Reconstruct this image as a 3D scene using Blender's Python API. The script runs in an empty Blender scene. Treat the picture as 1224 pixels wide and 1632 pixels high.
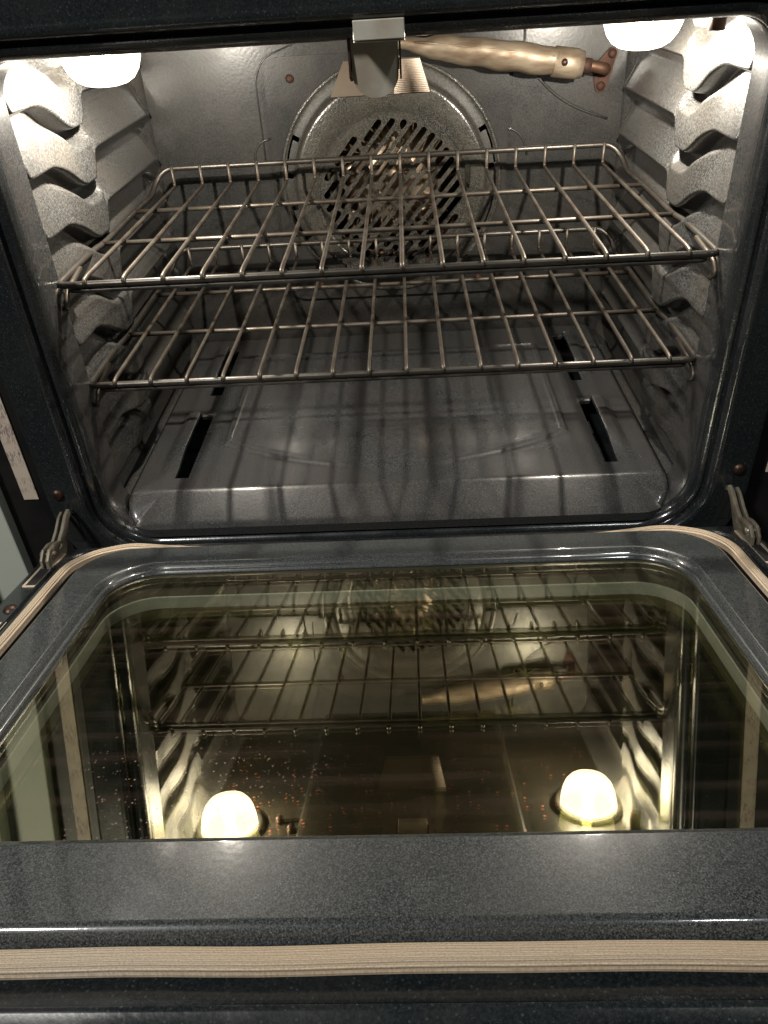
import bpy, bmesh, math, random
from mathutils import Vector, Matrix
random.seed(7)
sc = bpy.context.scene
COL = sc.collection

# ------------------------------------------------------------------ camera
cam_d = bpy.data.cameras.new('camera')
cam = bpy.data.objects.new('camera', cam_d)
COL.objects.link(cam)
R_ = Vector((0.99846, 0.01339, -0.05377))
U_ = Vector((0.03602, 0.58071, 0.81331))
F_ = Vector((-0.04211, 0.81400, -0.57934))
cam.matrix_world = Matrix(((R_.x, U_.x, -F_.x, 0.0219),
                           (R_.y, U_.y, -F_.y, -0.6284),
                           (R_.z, U_.z, -F_.z, 0.4047),
                           (0, 0, 0, 1)))
cam_d.sensor_fit = 'HORIZONTAL'
cam_d.sensor_width = 36.0
cam_d.lens = 36.0 * 1227.6 / 1224.0
cam_d.clip_start = 0.01
cam_d.clip_end = 50.0
sc.camera = cam

# ------------------------------------------------------------------ world, room light, exposure
world = bpy.data.worlds.new('World')
sc.world = world
world.use_nodes = True
world.node_tree.nodes['Background'].inputs[0].default_value = (0.85, 0.95, 1.0, 1)
world.node_tree.nodes['Background'].inputs[1].default_value = 0.02

def area(name, loc, target, size, power, color):
    l = bpy.data.lights.new(name, 'AREA')
    l.shape = 'DISK'
    l.size = size
    l.energy = power
    l.color = color
    o = bpy.data.objects.new(name, l)
    COL.objects.link(o)
    o.location = loc
    o.rotation_euler = (Vector(target) - Vector(loc)).to_track_quat('-Z', 'Y').to_euler()
    return o
area('kitchen_ceiling_light', (-1.1, -1.3, 1.8), (-0.3, 0, 0), 0.30, 38.0, (1.0, 0.98, 0.93))
area('kitchen_ceiling_spot', (0.75, -1.3, 1.7), (0, -0.3, 0), 0.12, 5.0, (0.97, 1.0, 0.97))

sc.view_settings.view_transform = 'Standard'
sc.view_settings.look = 'None'
sc.view_settings.exposure = 0.0
sc.view_settings.gamma = 1.0
sc.render.engine = 'CYCLES'
sc.cycles.max_bounces = 14
sc.cycles.transparent_max_bounces = 24
sc.cycles.glossy_bounces = 6
sc.cycles.caustics_reflective = False
sc.cycles.caustics_refractive = False
sc.cycles.sample_clamp_indirect = 4.0
sc.cycles.use_denoising = True

LAMP_W = 11.2     # watts of each oven bulb

# ------------------------------------------------------------------ materials
def new_mat(name):
    m = bpy.data.materials.new(name)
    m.use_nodes = True
    nt = m.node_tree
    return m, nt, nt.nodes['Principled BSDF']

def N(nt, t, **kw):
    n = nt.nodes.new(t)
    for k, v in kw.items():
        if k.startswith('i_'):
            n.inputs[k[2:].replace('_', ' ')].default_value = v
        else:
            setattr(n, k, v)
    return n

def ramp(nt, fac, stops):
    r = nt.nodes.new('ShaderNodeValToRGB')
    els = r.color_ramp.elements
    while len(els) < len(stops):
        els.new(0.5)
    for e, (p, c) in zip(els, stops):
        e.position = p
        e.color = (c[0], c[1], c[2], 1) if hasattr(c, '__len__') else (c, c, c, 1)
    nt.links.new(fac, r.inputs[0])
    return r.outputs[0]

def mixc(nt, fac, a, b, blend='MIX'):
    m = nt.nodes.new('ShaderNodeMix')
    m.data_type = 'RGBA'
    m.blend_type = blend
    if hasattr(fac, 'links'): nt.links.new(fac, m.inputs[0])
    else: m.inputs[0].default_value = fac
    for s, v in ((6, a), (7, b)):
        if hasattr(v, 'links'): nt.links.new(v, m.inputs[s])
        else: m.inputs[s].default_value = (v[0], v[1], v[2], 1)
    return m.outputs[2]

def enamel(name, base, speck, rough=0.22, dirt=(0.09, 0.075, 0.055), dirt_amt=0.3,
           bump=0.25, speck_amt=1.0, dirt_scale=9.0, peel=330.0, coat=0.3, splat=False, sscale=420, coat_rough=0.12, grain=0.6, spec=0.5):
    m, nt, p = new_mat(name)
    L = nt.links
    tc = N(nt, 'ShaderNodeTexCoord')
    co = tc.outputs['Object']
    v1 = N(nt, 'ShaderNodeTexVoronoi'); v1.inputs['Scale'].default_value = sscale
    L.new(co, v1.inputs['Vector'])
    s1 = ramp(nt, v1.outputs['Distance'], [(0.0, 1.0), (0.16, 0.8), (0.30, 0.0)])
    # only some of the cells carry a bright fleck
    r1 = N(nt, 'ShaderNodeSeparateColor'); L.new(v1.outputs['Color'], r1.inputs[0])
    k1 = ramp(nt, r1.outputs[0], [(0.25, 0.0), (0.5, 0.35), (1.0, 1.0)])
    mm = N(nt, 'ShaderNodeMath', operation='MULTIPLY'); L.new(s1, mm.inputs[0]); L.new(k1, mm.inputs[1])
    v2 = N(nt, 'ShaderNodeTexVoronoi'); v2.inputs['Scale'].default_value = sscale*2.2
    L.new(co, v2.inputs['Vector'])
    s2 = ramp(nt, v2.outputs['Distance'], [(0.0, 0.5), (0.3, 0.0)])
    ad = N(nt, 'ShaderNodeMath', operation='ADD'); L.new(mm.outputs[0], ad.inputs[0]); L.new(s2, ad.inputs[1])
    sp = N(nt, 'ShaderNodeMath', operation='MULTIPLY'); L.new(ad.outputs[0], sp.inputs[0]); sp.inputs[1].default_value = speck_amt
    sp.use_clamp = True
    n1 = N(nt, 'ShaderNodeTexNoise'); n1.inputs['Scale'].default_value = dirt_scale; n1.inputs['Detail'].default_value = 6
    n1.inputs['Roughness'].default_value = 0.62
    L.new(co, n1.inputs['Vector'])
    d = ramp(nt, n1.outputs[0], [(0.38, 0.0), (0.68, dirt_amt)])
    ng = N(nt, 'ShaderNodeTexNoise'); ng.inputs['Scale'].default_value = sscale*1.5; ng.inputs['Detail'].default_value = 2
    ng.inputs['Roughness'].default_value = 0.7
    L.new(co, ng.inputs['Vector'])
    gr = ramp(nt, ng.outputs[0], [(0.40, 0.0), (0.66, grain)])
    c = mixc(nt, gr, [q*0.75 for q in base], [q*0.5 for q in speck])
    c = mixc(nt, sp.outputs[0], c, speck)
    c = mixc(nt, d, c, dirt)
    if splat:
        v3 = N(nt, 'ShaderNodeTexVoronoi'); v3.inputs['Scale'].default_value = 95
        L.new(co, v3.inputs['Vector'])
        s3 = ramp(nt, v3.outputs['Distance'], [(0.10, 1.0), (0.22, 0.0)])
        r3 = N(nt, 'ShaderNodeSeparateColor'); L.new(v3.outputs['Color'], r3.inputs[0])
        k3 = ramp(nt, r3.outputs[1], [(0.45, 0.0), (0.6, 1.0)])
        m3 = N(nt, 'ShaderNodeMath', operation='MULTIPLY'); L.new(s3, m3.inputs[0]); L.new(k3, m3.inputs[1])
        c = mixc(nt, m3.outputs[0], c, (0.30, 0.10, 0.05))
    L.new(c, p.inputs['Base Color'])
    rr = N(nt, 'ShaderNodeMapRange'); L.new(n1.outputs[0], rr.inputs[0])
    rr.inputs[1].default_value = 0.35; rr.inputs[2].default_value = 0.7
    rr.inputs[3].default_value = rough; rr.inputs[4].default_value = rough + 0.16
    L.new(rr.outputs[0], p.inputs['Roughness'])
    p.inputs['Coat Weight'].default_value = coat
    p.inputs['Coat Roughness'].default_value = coat_rough
    p.inputs['IOR'].default_value = 1.55
    p.inputs['Specular IOR Level'].default_value = spec
    n2 = N(nt, 'ShaderNodeTexNoise'); n2.inputs['Scale'].default_value = peel; n2.inputs['Detail'].default_value = 2
    L.new(co, n2.inputs['Vector'])
    n3 = N(nt, 'ShaderNodeTexNoise'); n3.inputs['Scale'].default_value = 28; n3.inputs['Detail'].default_value = 3
    L.new(co, n3.inputs['Vector'])
    a2 = N(nt, 'ShaderNodeMath', operation='MULTIPLY_ADD'); L.new(n3.outputs[0], a2.inputs[0]); a2.inputs[1].default_value = 0.9
    L.new(n2.outputs[0], a2.inputs[2])
    b = N(nt, 'ShaderNodeBump'); b.inputs['Strength'].default_value = bump; b.inputs['Distance'].default_value = 0.0012
    L.new(a2.outputs[0], b.inputs['Height'])
    L.new(b.outputs[0], p.inputs['Normal'])
    cb = N(nt, 'ShaderNodeBump'); cb.inputs['Strength'].default_value = bump * 0.5; cb.inputs['Distance'].default_value = 0.0012
    L.new(a2.outputs[0], cb.inputs['Height'])
    L.new(cb.outputs[0], p.inputs['Coat Normal'])
    return m

def metal(name, base, rough, var=(0.2, 0.12, 0.06), var_amt=0.5, scale=60, bump=0.2, metallic=1.0, stretch=None):
    m, nt, p = new_mat(name)
    L = nt.links
    tc = N(nt, 'ShaderNodeTexCoord')
    mp = N(nt, 'ShaderNodeMapping')
    if stretch: mp.inputs['Scale'].default_value = stretch
    L.new(tc.outputs['Object'], mp.inputs['Vector'])
    n1 = N(nt, 'ShaderNodeTexNoise'); n1.inputs['Scale'].default_value = scale; n1.inputs['Detail'].default_value = 5
    L.new(mp.outputs[0], n1.inputs['Vector'])
    c = mixc(nt, ramp(nt, n1.outputs[0], [(0.35, 0.0), (0.7, var_amt)]), base, var)
    L.new(c, p.inputs['Base Color'])
    p.inputs['Metallic'].default_value = metallic
    rr = N(nt, 'ShaderNodeMapRange'); L.new(n1.outputs[0], rr.inputs[0])
    rr.inputs[3].default_value = rough - 0.08; rr.inputs[4].default_value = rough + 0.15
    L.new(rr.outputs[0], p.inputs['Roughness'])
    b = N(nt, 'ShaderNodeBump'); b.inputs['Strength'].default_value = bump; b.inputs['Distance'].default_value = 0.0006
    L.new(n1.outputs[0], b.inputs['Height']); L.new(b.outputs[0], p.inputs['Normal'])
    return m

M_cavity = enamel('grey speckled porcelain, cavity', (0.022, 0.0228, 0.023), (0.13, 0.13, 0.127), rough=0.27, dirt=(0.050, 0.043, 0.035), dirt_amt=0.45, speck_amt=0.5, bump=0.09, coat=0.2, sscale=520, spec=0.32)
M_wall = enamel('grey speckled porcelain, side wall', (0.022, 0.0225, 0.0225), (0.17, 0.17, 0.165), rough=0.30, dirt=(0.058, 0.051, 0.042), dirt_amt=0.6, speck_amt=0.6, bump=0.22, coat=0.42, sscale=400, coat_rough=0.09, dirt_scale=14, spec=0.32, grain=0.9)
M_ceil = enamel('soiled porcelain, ceiling', (0.010, 0.010, 0.009), (0.10, 0.09, 0.075), rough=0.30, dirt=(0.04, 0.03, 0.016), dirt_amt=0.5, speck_amt=0.4, bump=0.25, splat=True, grain=0.3)
M_pan = enamel('grey speckled porcelain, floor pan', (0.016, 0.0175, 0.0185), (0.19, 0.195, 0.195), rough=0.25, dirt=(0.040, 0.031, 0.028), dirt_amt=0.45, speck_amt=0.6, bump=0.08, dirt_scale=9, coat=0.9, sscale=560, spec=0.33, coat_rough=0.11)
M_face = enamel('blue black speckled porcelain, face', (0.010, 0.013, 0.015), (0.11, 0.13, 0.135), rough=0.16, dirt=(0.040, 0.038, 0.035), dirt_amt=0.25, speck_amt=0.45, bump=0.05, dirt_scale=14, coat=0.5, grain=0.25)
M_door = enamel('blue black speckled porcelain, door', (0.011, 0.0145, 0.016), (0.24, 0.26, 0.265), rough=0.27, dirt=(0.036, 0.036, 0.034), dirt_amt=0.4, speck_amt=0.8, bump=0.035, dirt_scale=9, coat=0.9, sscale=740, coat_rough=0.07, grain=0.75, spec=0.25)
M_fan = enamel('pitted porcelain, fan cover', (0.022, 0.0215, 0.019), (0.26, 0.25, 0.22), rough=0.22, dirt=(0.065, 0.055, 0.04), dirt_amt=0.4, speck_amt=0.6, bump=0.36, dirt_scale=22, peel=420.0, coat=0.5, sscale=480)
M_annulus = enamel('smooth dark porcelain, fan recess', (0.022, 0.021, 0.018), (0.2, 0.19, 0.17), rough=0.5, dirt=(0.04, 0.034, 0.025), dirt_amt=0.3, speck_amt=0.3, bump=0.1, coat=0.0, sscale=300)  # fan cover porcelain, duller, with the shade of the recess in its colour

M_black, _, p = new_mat('black for dark openings')  # near black, puts the dark inside openings into the colour
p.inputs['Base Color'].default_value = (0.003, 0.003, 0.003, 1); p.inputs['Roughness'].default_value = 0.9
M_blackgloss = metal('black painted steel', (0.008, 0.008, 0.009), 0.35, (0.02, 0.018, 0.016), 0.6, 25, 0.15, 0.0)
M_rack = metal('dulled nickel wire', (0.145, 0.130, 0.110), 0.42, (0.055, 0.038, 0.026), 0.95, 34, 0.6, 0.72)
M_rackframe = metal('tarnished frame wire', (0.105, 0.098, 0.088), 0.36, (0.045, 0.034, 0.026), 0.85, 34, 0.6, 0.75)
M_rackdark = metal('blackened front bar', (0.05, 0.048, 0.045), 0.35, (0.15, 0.13, 0.11), 0.6, 60, 0.4, 0.7)
M_steel = metal('brushed steel', (0.66, 0.63, 0.55), 0.40, (0.30, 0.22, 0.13), 0.6, 42, 0.15, 0.3)
M_rust = metal('rusty orange steel', (0.085, 0.042, 0.030), 0.7, (0.04, 0.02, 0.014), 0.8, 90, 0.6, 0.6)
M_copper = metal('heat tinted copper brown', (0.14, 0.08, 0.052), 0.45, (0.07, 0.033, 0.022), 0.7, 60, 0.5, 0.7)
M_tube = metal('heat tinted tan aluminised steel', (0.33, 0.272, 0.20), 0.44, (0.10, 0.058, 0.03), 0.8, 30, 0.8, 0.5, stretch=(1, 3.5, 3.5))
M_tan = metal('tan corrugated sheet', (0.50, 0.42, 0.34), 0.5, (0.42, 0.30, 0.2), 0.5, 40, 0.2, 0.25)
M_blade = metal('tan fan blade', (0.46, 0.37, 0.28), 0.35, (0.22, 0.14, 0.08), 0.7, 50, 0.3, 0.7)
M_hinge = metal('zinc plated hinge steel', (0.34, 0.31, 0.25), 0.3, (0.14, 0.10, 0.06), 0.75, 70, 0.4, 0.55)
M_screw = metal('dark screw', (0.05, 0.035, 0.03), 0.4, (0.1, 0.04, 0.02), 0.6, 200, 0.3, 0.8)
M_cab = metal('pale grey green cabinet paint', (0.50, 0.53, 0.46), 0.5, (0.44, 0.46, 0.40), 0.5, 8, 0.05, 0.0)
M_floor = metal('dark kitchen floor', (0.03, 0.028, 0.025), 0.5, (0.05, 0.045, 0.04), 0.5, 5, 0.05, 0.0)
M_liner = metal('grey green window liner', (0.062, 0.060, 0.050), 0.45, (0.045, 0.045, 0.038), 0.5, 12, 0.05, 0.0)
M_bead = metal('pale spacer bead', (0.60, 0.61, 0.57), 0.35, (0.45, 0.46, 0.43), 0.4, 40, 0.05, 0.0)

def gasket_mat():
    m, nt, p = new_mat('cream braided fibreglass')
    L = nt.links
    uv = N(nt, 'ShaderNodeUVMap')
    sp = N(nt, 'ShaderNodeSeparateXYZ'); L.new(uv.outputs[0], sp.inputs[0])
    mp = N(nt, 'ShaderNodeMapping'); mp.inputs['Scale'].default_value = (30, 500, 1); L.new(uv.outputs[0], mp.inputs['Vector'])
    nz = N(nt, 'ShaderNodeTexNoise'); nz.inputs['Scale'].default_value = 1.0; nz.inputs['Detail'].default_value = 4
    L.new(mp.outputs[0], nz.inputs['Vector'])
    md = N(nt, 'ShaderNodeMath', operation='MULTIPLY_ADD'); L.new(sp.outputs[1], md.inputs[0]); md.inputs[1].default_value = 4600
    ns = N(nt, 'ShaderNodeMath', operation='MULTIPLY'); ns.inputs[1].default_value = 2.2; L.new(nz.outputs[0], ns.inputs[0]); L.new(ns.outputs[0], md.inputs[2])
    sn = N(nt, 'ShaderNodeMath', operation='SINE'); L.new(md.outputs[0], sn.inputs[0])
    mr = N(nt, 'ShaderNodeMapRange'); L.new(sn.outputs[0], mr.inputs[0]); mr.inputs[1].default_value = -1
    c = mixc(nt, mr.outputs[0], (0.56, 0.42, 0.285), (0.72, 0.575, 0.415))
    n2 = N(nt, 'ShaderNodeTexNoise'); n2.inputs['Scale'].default_value = 4; n2.inputs['Detail'].default_value = 3
    L.new(uv.outputs[0], n2.inputs['Vector'])
    c = mixc(nt, ramp(nt, n2.outputs[0], [(0.40, 0.0), (0.72, 0.65)]), c, (0.62, 0.55, 0.46))
    wv = N(nt, 'ShaderNodeTexNoise'); wv.inputs['Scale'].default_value = 1.0; wv.inputs['Detail'].default_value = 3
    m3 = N(nt, 'ShaderNodeMapping'); m3.inputs['Scale'].default_value = (900, 2200, 1); L.new(uv.outputs[0], m3.inputs['Vector']); L.new(m3.outputs[0], wv.inputs['Vector'])
    c = mixc(nt, ramp(nt, wv.outputs[0], [(0.35, 0.45), (0.6, 0.0)]), c, (0.25, 0.17, 0.10))
    n5 = N(nt, 'ShaderNodeTexNoise'); n5.inputs['Scale'].default_value = 23; L.new(uv.outputs[0], n5.inputs['Vector'])
    c = mixc(nt, ramp(nt, n5.outputs[0], [(0.62, 0.0), (0.76, 0.3)]), c, (0.26, 0.18, 0.12))
    L.new(c, p.inputs['Base Color'])
    p.inputs['Roughness'].default_value = 0.7
    b = N(nt, 'ShaderNodeBump'); b.inputs['Strength'].default_value = 0.8; b.inputs['Distance'].default_value = 0.0006
    L.new(sn.outputs[0], b.inputs['Height']); L.new(b.outputs[0], p.inputs['Normal'])
    return m
M_gasket = gasket_mat()

def glass_mat(name, refl_tint, base_refl, trans, rough=0.003, grime=False):
    m = bpy.data.materials.new(name); m.use_nodes = True
    nt = m.node_tree; nt.nodes.clear(); L = nt.links
    out = N(nt, 'ShaderNodeOutputMaterial')
    tr = N(nt, 'ShaderNodeBsdfTransparent'); tr.inputs[0].default_value = (*trans, 1)
    gl = N(nt, 'ShaderNodeBsdfGlossy'); gl.inputs['Color'].default_value = (*refl_tint, 1); gl.inputs['Roughness'].default_value = rough
    ge = N(nt, 'ShaderNodeNewGeometry')
    dt = N(nt, 'ShaderNodeVectorMath', operation='DOT_PRODUCT'); L.new(ge.outputs['Normal'], dt.inputs[0]); L.new(ge.outputs['Incoming'], dt.inputs[1])
    ab = N(nt, 'ShaderNodeMath', operation='ABSOLUTE'); L.new(dt.outputs['Value'], ab.inputs[0])
    om = N(nt, 'ShaderNodeMath', operation='SUBTRACT'); om.inputs[0].default_value = 1.0; L.new(ab.outputs[0], om.inputs[1])
    pw = N(nt, 'ShaderNodeMath', operation='POWER'); L.new(om.outputs[0], pw.inputs[0]); pw.inputs[1].default_value = 5.0
    fr = N(nt, 'ShaderNodeMath', operation='MULTIPLY_ADD'); L.new(pw.outputs[0], fr.inputs[0]); fr.inputs[1].default_value = 0.95; fr.inputs[2].default_value = 0.045
    ad = N(nt, 'ShaderNodeMath', operation='ADD'); ad.use_clamp = True
    L.new(fr.outputs[0], ad.inputs[0]); ad.inputs[1].default_value = base_refl
    mx = N(nt, 'ShaderNodeMixShader')
    L.new(ad.outputs[0], mx.inputs[0]); L.new(tr.outputs[0], mx.inputs[1]); L.new(gl.outputs[0], mx.inputs[2])
    res = mx.outputs[0]
    if grime:
        tc = N(nt, 'ShaderNodeTexCoord')
        fac = None
        for sc_, rad, keep in ((120, 0.12, 0.3), (240, 0.17, 0.3)):
            v = N(nt, 'ShaderNodeTexVoronoi'); v.inputs['Scale'].default_value = sc_; L.new(tc.outputs['Object'], v.inputs['Vector'])
            dd = ramp(nt, v.outputs['Distance'], [(rad*0.6, 1.0), (rad, 0.0)])
            cc = N(nt, 'ShaderNodeSeparateColor'); L.new(v.outputs['Color'], cc.inputs[0])
            kk = ramp(nt, cc.outputs[0], [(keep, 0.0), (keep+0.1, 1.0)])
            q = N(nt, 'ShaderNodeMath', operation='MULTIPLY'); L.new(dd, q.inputs[0]); L.new(kk, q.inputs[1])
            if fac is None: fac = q.outputs[0]
            else:
                w = N(nt, 'ShaderNodeMath', operation='MAXIMUM'); L.new(fac, w.inputs[0]); L.new(q.outputs[0], w.inputs[1]); fac = w.outputs[0]
        nz = N(nt, 'ShaderNodeTexNoise'); nz.inputs['Scale'].default_value = 7; nz.inputs['Detail'].default_value = 4; L.new(tc.outputs['Object'], nz.inputs['Vector'])
        sx = N(nt, 'ShaderNodeSeparateXYZ'); L.new(tc.outputs['Object'], sx.inputs[0])
        dv = N(nt, 'ShaderNodeVectorMath', operation='DISTANCE'); L.new(tc.outputs['Object'], dv.inputs[0]); dv.inputs[1].default_value = (-0.100, -0.325, 0)
        near = N(nt, 'ShaderNodeMapRange'); L.new(dv.outputs['Value'], near.inputs[0]); near.inputs[1].default_value = 0.02; near.inputs[2].default_value = 0.13
        near.inputs[3].default_value = 0.34; near.inputs[4].default_value = 0.0
        ofs = N(nt, 'ShaderNodeMath', operation='ADD'); L.new(near.outputs[0], ofs.inputs[0])
        hf = N(nt, 'ShaderNodeMath', operation='MULTIPLY'); L.new(nz.outputs[0], hf.inputs[0]); hf.inputs[1].default_value = 0.45; L.new(hf.outputs[0], ofs.inputs[1])
        patch = ramp(nt, ofs.outputs[0], [(0.36, 0.0), (0.60, 0.9)])
        q = N(nt, 'ShaderNodeMath', operation='MULTIPLY'); L.new(fac, q.inputs[0]); L.new(patch, q.inputs[1])
        # a faint grease film in smeared bands
        mp = N(nt, 'ShaderNodeMapping'); mp.inputs['Scale'].default_value = (3, 60, 3); L.new(tc.outputs['Object'], mp.inputs['Vector'])
        n2 = N(nt, 'ShaderNodeTexNoise'); n2.inputs['Scale'].default_value = 1.6; n2.inputs['Detail'].default_value = 5; L.new(mp.outputs[0], n2.inputs['Vector'])
        film = ramp(nt, n2.outputs[0], [(0.5, 0.0), (0.75, 0.035)])
        w = N(nt, 'ShaderNodeMath', operation='MAXIMUM'); L.new(q.outputs[0], w.inputs[0]); L.new(film, w.inputs[1])
        df = N(nt, 'ShaderNodeBsdfDiffuse'); df.inputs[0].default_value = (0.46, 0.31, 0.25, 1)
        m2 = N(nt, 'ShaderNodeMixShader'); L.new(w.outputs[0], m2.inputs[0]); L.new(res, m2.inputs[1]); L.new(df.outputs[0], m2.inputs[2])
        res = m2.outputs[0]
    L.new(res, out.inputs[0])
    return m
M_glassA = glass_mat('clear inner pane', (1.0, 0.94, 0.74), 0.22, (0.93, 0.94, 0.87), grime=True)
M_glassB = glass_mat('coated outer pane', (0.95, 0.90, 0.48), 0.08, (0.5, 0.55, 0.4))

def lampglass_mat():
    m = bpy.data.materials.new('lit lamp cover glass'); m.use_nodes = True
    nt = m.node_tree; nt.nodes.clear(); L = nt.links
    out = N(nt, 'ShaderNodeOutputMaterial')
    tr = N(nt, 'ShaderNodeBsdfTransparent'); tr.inputs[0].default_value = (0.97, 0.95, 0.9, 1)
    em = N(nt, 'ShaderNodeEmission'); em.inputs[0].default_value = (1.0, 0.88, 0.66, 1); em.inputs[1].default_value = 9.0
    mx = N(nt, 'ShaderNodeMixShader'); mx.inputs[0].default_value = 0.45
    L.new(tr.outputs[0], mx.inputs[1]); L.new(em.outputs[0], mx.inputs[2]); L.new(mx.outputs[0], out.inputs[0])
    return m
M_lampglass = lampglass_mat()
M_bulb = bpy.data.materials.new('glowing bulb'); M_bulb.use_nodes = True
_p = M_bulb.node_tree.nodes['Principled BSDF']
_p.inputs['Emission Color'].default_value = (1.0, 0.82, 0.55, 1); _p.inputs['Emission Strength'].default_value = 60

def label_mat():
    m, nt, p = new_mat('printed paper label')
    L = nt.links
    tc = N(nt, 'ShaderNodeTexCoord')
    mp = N(nt, 'ShaderNodeMapping'); mp.inputs['Scale'].default_value = (900, 900, 230)
    L.new(tc.outputs['Object'], mp.inputs['Vector'])
    n = N(nt, 'ShaderNodeTexNoise'); n.inputs['Scale'].default_value = 1.0; n.inputs['Detail'].default_value = 2
    L.new(mp.outputs[0], n.inputs['Vector'])
    mp2 = N(nt, 'ShaderNodeMapping'); mp2.inputs['Scale'].default_value = (20, 20, 45)
    L.new(tc.outputs['Object'], mp2.inputs['Vector'])
    n2 = N(nt, 'ShaderNodeTexNoise'); n2.inputs['Scale'].default_value = 1.0
    L.new(mp2.outputs[0], n2.inputs['Vector'])
    t = ramp(nt, n.outputs[0], [(0.50, 0.0), (0.56, 0.75)])
    g = ramp(nt, n2.outputs[0], [(0.45, 0.0), (0.55, 1.0)])
    mm = N(nt, 'ShaderNodeMath', operation='MULTIPLY'); L.new(t, mm.inputs[0]); L.new(g, mm.inputs[1])
    c = mixc(nt, mm.outputs[0], (0.56, 0.47, 0.38), (0.16, 0.10, 0.12))
    L.new(c, p.inputs['Base Color']); p.inputs['Roughness'].default_value = 0.6
    return m
M_label = label_mat()

# ------------------------------------------------------------------ mesh helpers
def link(name, me, mat, parent=None, smooth=True, loc=None):
    o = bpy.data.objects.new(name, me)
    COL.objects.link(o)
    if mat is not None and len(me.materials) == 0: me.materials.append(mat)
    if smooth:
        me.polygons.foreach_set('use_smooth', [True] * len(me.polygons))
    if parent is not None: o.parent = parent
    if loc is not None: o.location = loc
    return o

def mesh(name, verts, faces, uvs=None):
    me = bpy.data.meshes.new(name)
    me.from_pydata([tuple(v) for v in verts], [], faces)
    if uvs is not None:
        ul = me.uv_layers.new(name='UVMap')
        for poly in me.polygons:
            for li, vi in zip(poly.loop_indices, poly.vertices):
                ul.data[li].uv = uvs[vi]
    me.update()
    return me

def fix_normals(me):
    bm = bmesh.new(); bm.from_mesh(me)
    bmesh.ops.recalc_face_normals(bm, faces=bm.faces)
    bm.to_mesh(me); bm.free()
    return me

def auto_smooth(o, deg=35):
    me = o.data
    bm = bmesh.new(); bm.from_mesh(me)
    for e in bm.edges:
        e.smooth = not (len(e.link_faces) == 2 and e.calc_face_angle(0) > math.radians(deg))
    bm.to_mesh(me); bm.free()
    return o

def fillet(pts, r, n=5):
    """round the inner corners of a 3D polyline"""
    out = [Vector(pts[0])]
    for i in range(1, len(pts) - 1):
        a, b, c = Vector(pts[i-1]), Vector(pts[i]), Vector(pts[i+1])
        rr = r[i] if hasattr(r, '__len__') else r
        d1, d2 = (a - b), (c - b)
        k = min(rr, d1.length * 0.48, d2.length * 0.48)
        p1, p2 = b + d1.normalized() * k, b + d2.normalized() * k
        for j in range(n + 1):
            t = j / n
            out.append(p1 * (1-t)**2 + b * 2*t*(1-t) + p2 * t*t)
    out.append(Vector(pts[-1]))
    return out

def tube(name, pts, r, seg=8, closed=False, flat=None, up=None, caps=True):
    """sweep a circle (or ellipse: flat=(side, up) radii) along pts"""
    pts = [Vector(p) for p in pts]
    n = len(pts)
    verts, faces, uvs = [], [], []
    prev = None
    dist = 0
    for i, p in enumerate(pts):
        if closed: t = (pts[(i+1) % n] - pts[i-1]).normalized()
        else: t = (pts[min(i+1, n-1)] - pts[max(i-1, 0)]).normalized()
        if up is not None:
            side = t.cross(Vector(up)).normalized(); u = side.cross(t).normalized()
        else:
            if prev is None:
                a = Vector((0, 0, 1)) if abs(t.z) < 0.9 else Vector((0, 1, 0))
                side = t.cross(a).normalized()
            else:
                side = (prev - t * prev.dot(t)).normalized()
            prev = side; u = side.cross(t)
        if i: dist += (p - pts[i-1]).length
        ri = r[i] if hasattr(r, '__len__') else r
        ra, rb = ((flat[i] if hasattr(flat[0], '__len__') else flat) if flat else (ri, ri))
        for k in range(seg):
            an = 2*math.pi*k/seg
            verts.append(p + side*math.cos(an)*ra + u*math.sin(an)*rb)
            uvs.append((dist, 2*ra*0.5*math.cos(an)))
    m_ = n if closed else n-1
    for i in range(m_):
        for k in range(seg):
            a = i*seg+k; b = i*seg+(k+1) % seg
            c = ((i+1) % n)*seg+(k+1) % seg; d = ((i+1) % n)*seg+k
            faces.append((a, b, c, d))
    if caps and not closed:
        faces.append(tuple(range(seg))); faces.append(tuple((n-1)*seg+k for k in reversed(range(seg))))
    return fix_normals(mesh(name, verts, faces, uvs))

def rrect(x0, x1, y0, y1, r, n=8):
    """rounded rectangle points, counter-clockwise; r scalar or 4 radii (x0y0, x1y0, x1y1, x0y1)"""
    rs = r if hasattr(r, '__len__') else (r,)*4
    out = []
    for (cx, cy, a0, q) in ((x0+rs[0], y0+rs[0], 180, rs[0]), (x1-rs[1], y0+rs[1], 270, rs[1]),
                            (x1-rs[2], y1-rs[2], 0, rs[2]), (x0+rs[3], y1-rs[3], 90, rs[3])):
        for i in range(n+1):
            a = math.radians(a0 + 90*i/n)
            out.append((cx + q*math.cos(a), cy + q*math.sin(a)))
    return out

def loft(name, rings, closed_first=False, closed_last=False):
    verts, faces = [], []
    n = len(rings[0])
    for rg in rings: verts += [tuple(v) for v in rg]
    for i in range(len(rings)-1):
        for k in range(n):
            faces.append((i*n+k, i*n+(k+1) % n, (i+1)*n+(k+1) % n, (i+1)*n+k))
    if closed_first: faces.append(tuple(reversed(range(n))))
    if closed_last: faces.append(tuple((len(rings)-1)*n+k for k in range(n)))
    return mesh(name, verts, faces)

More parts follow.
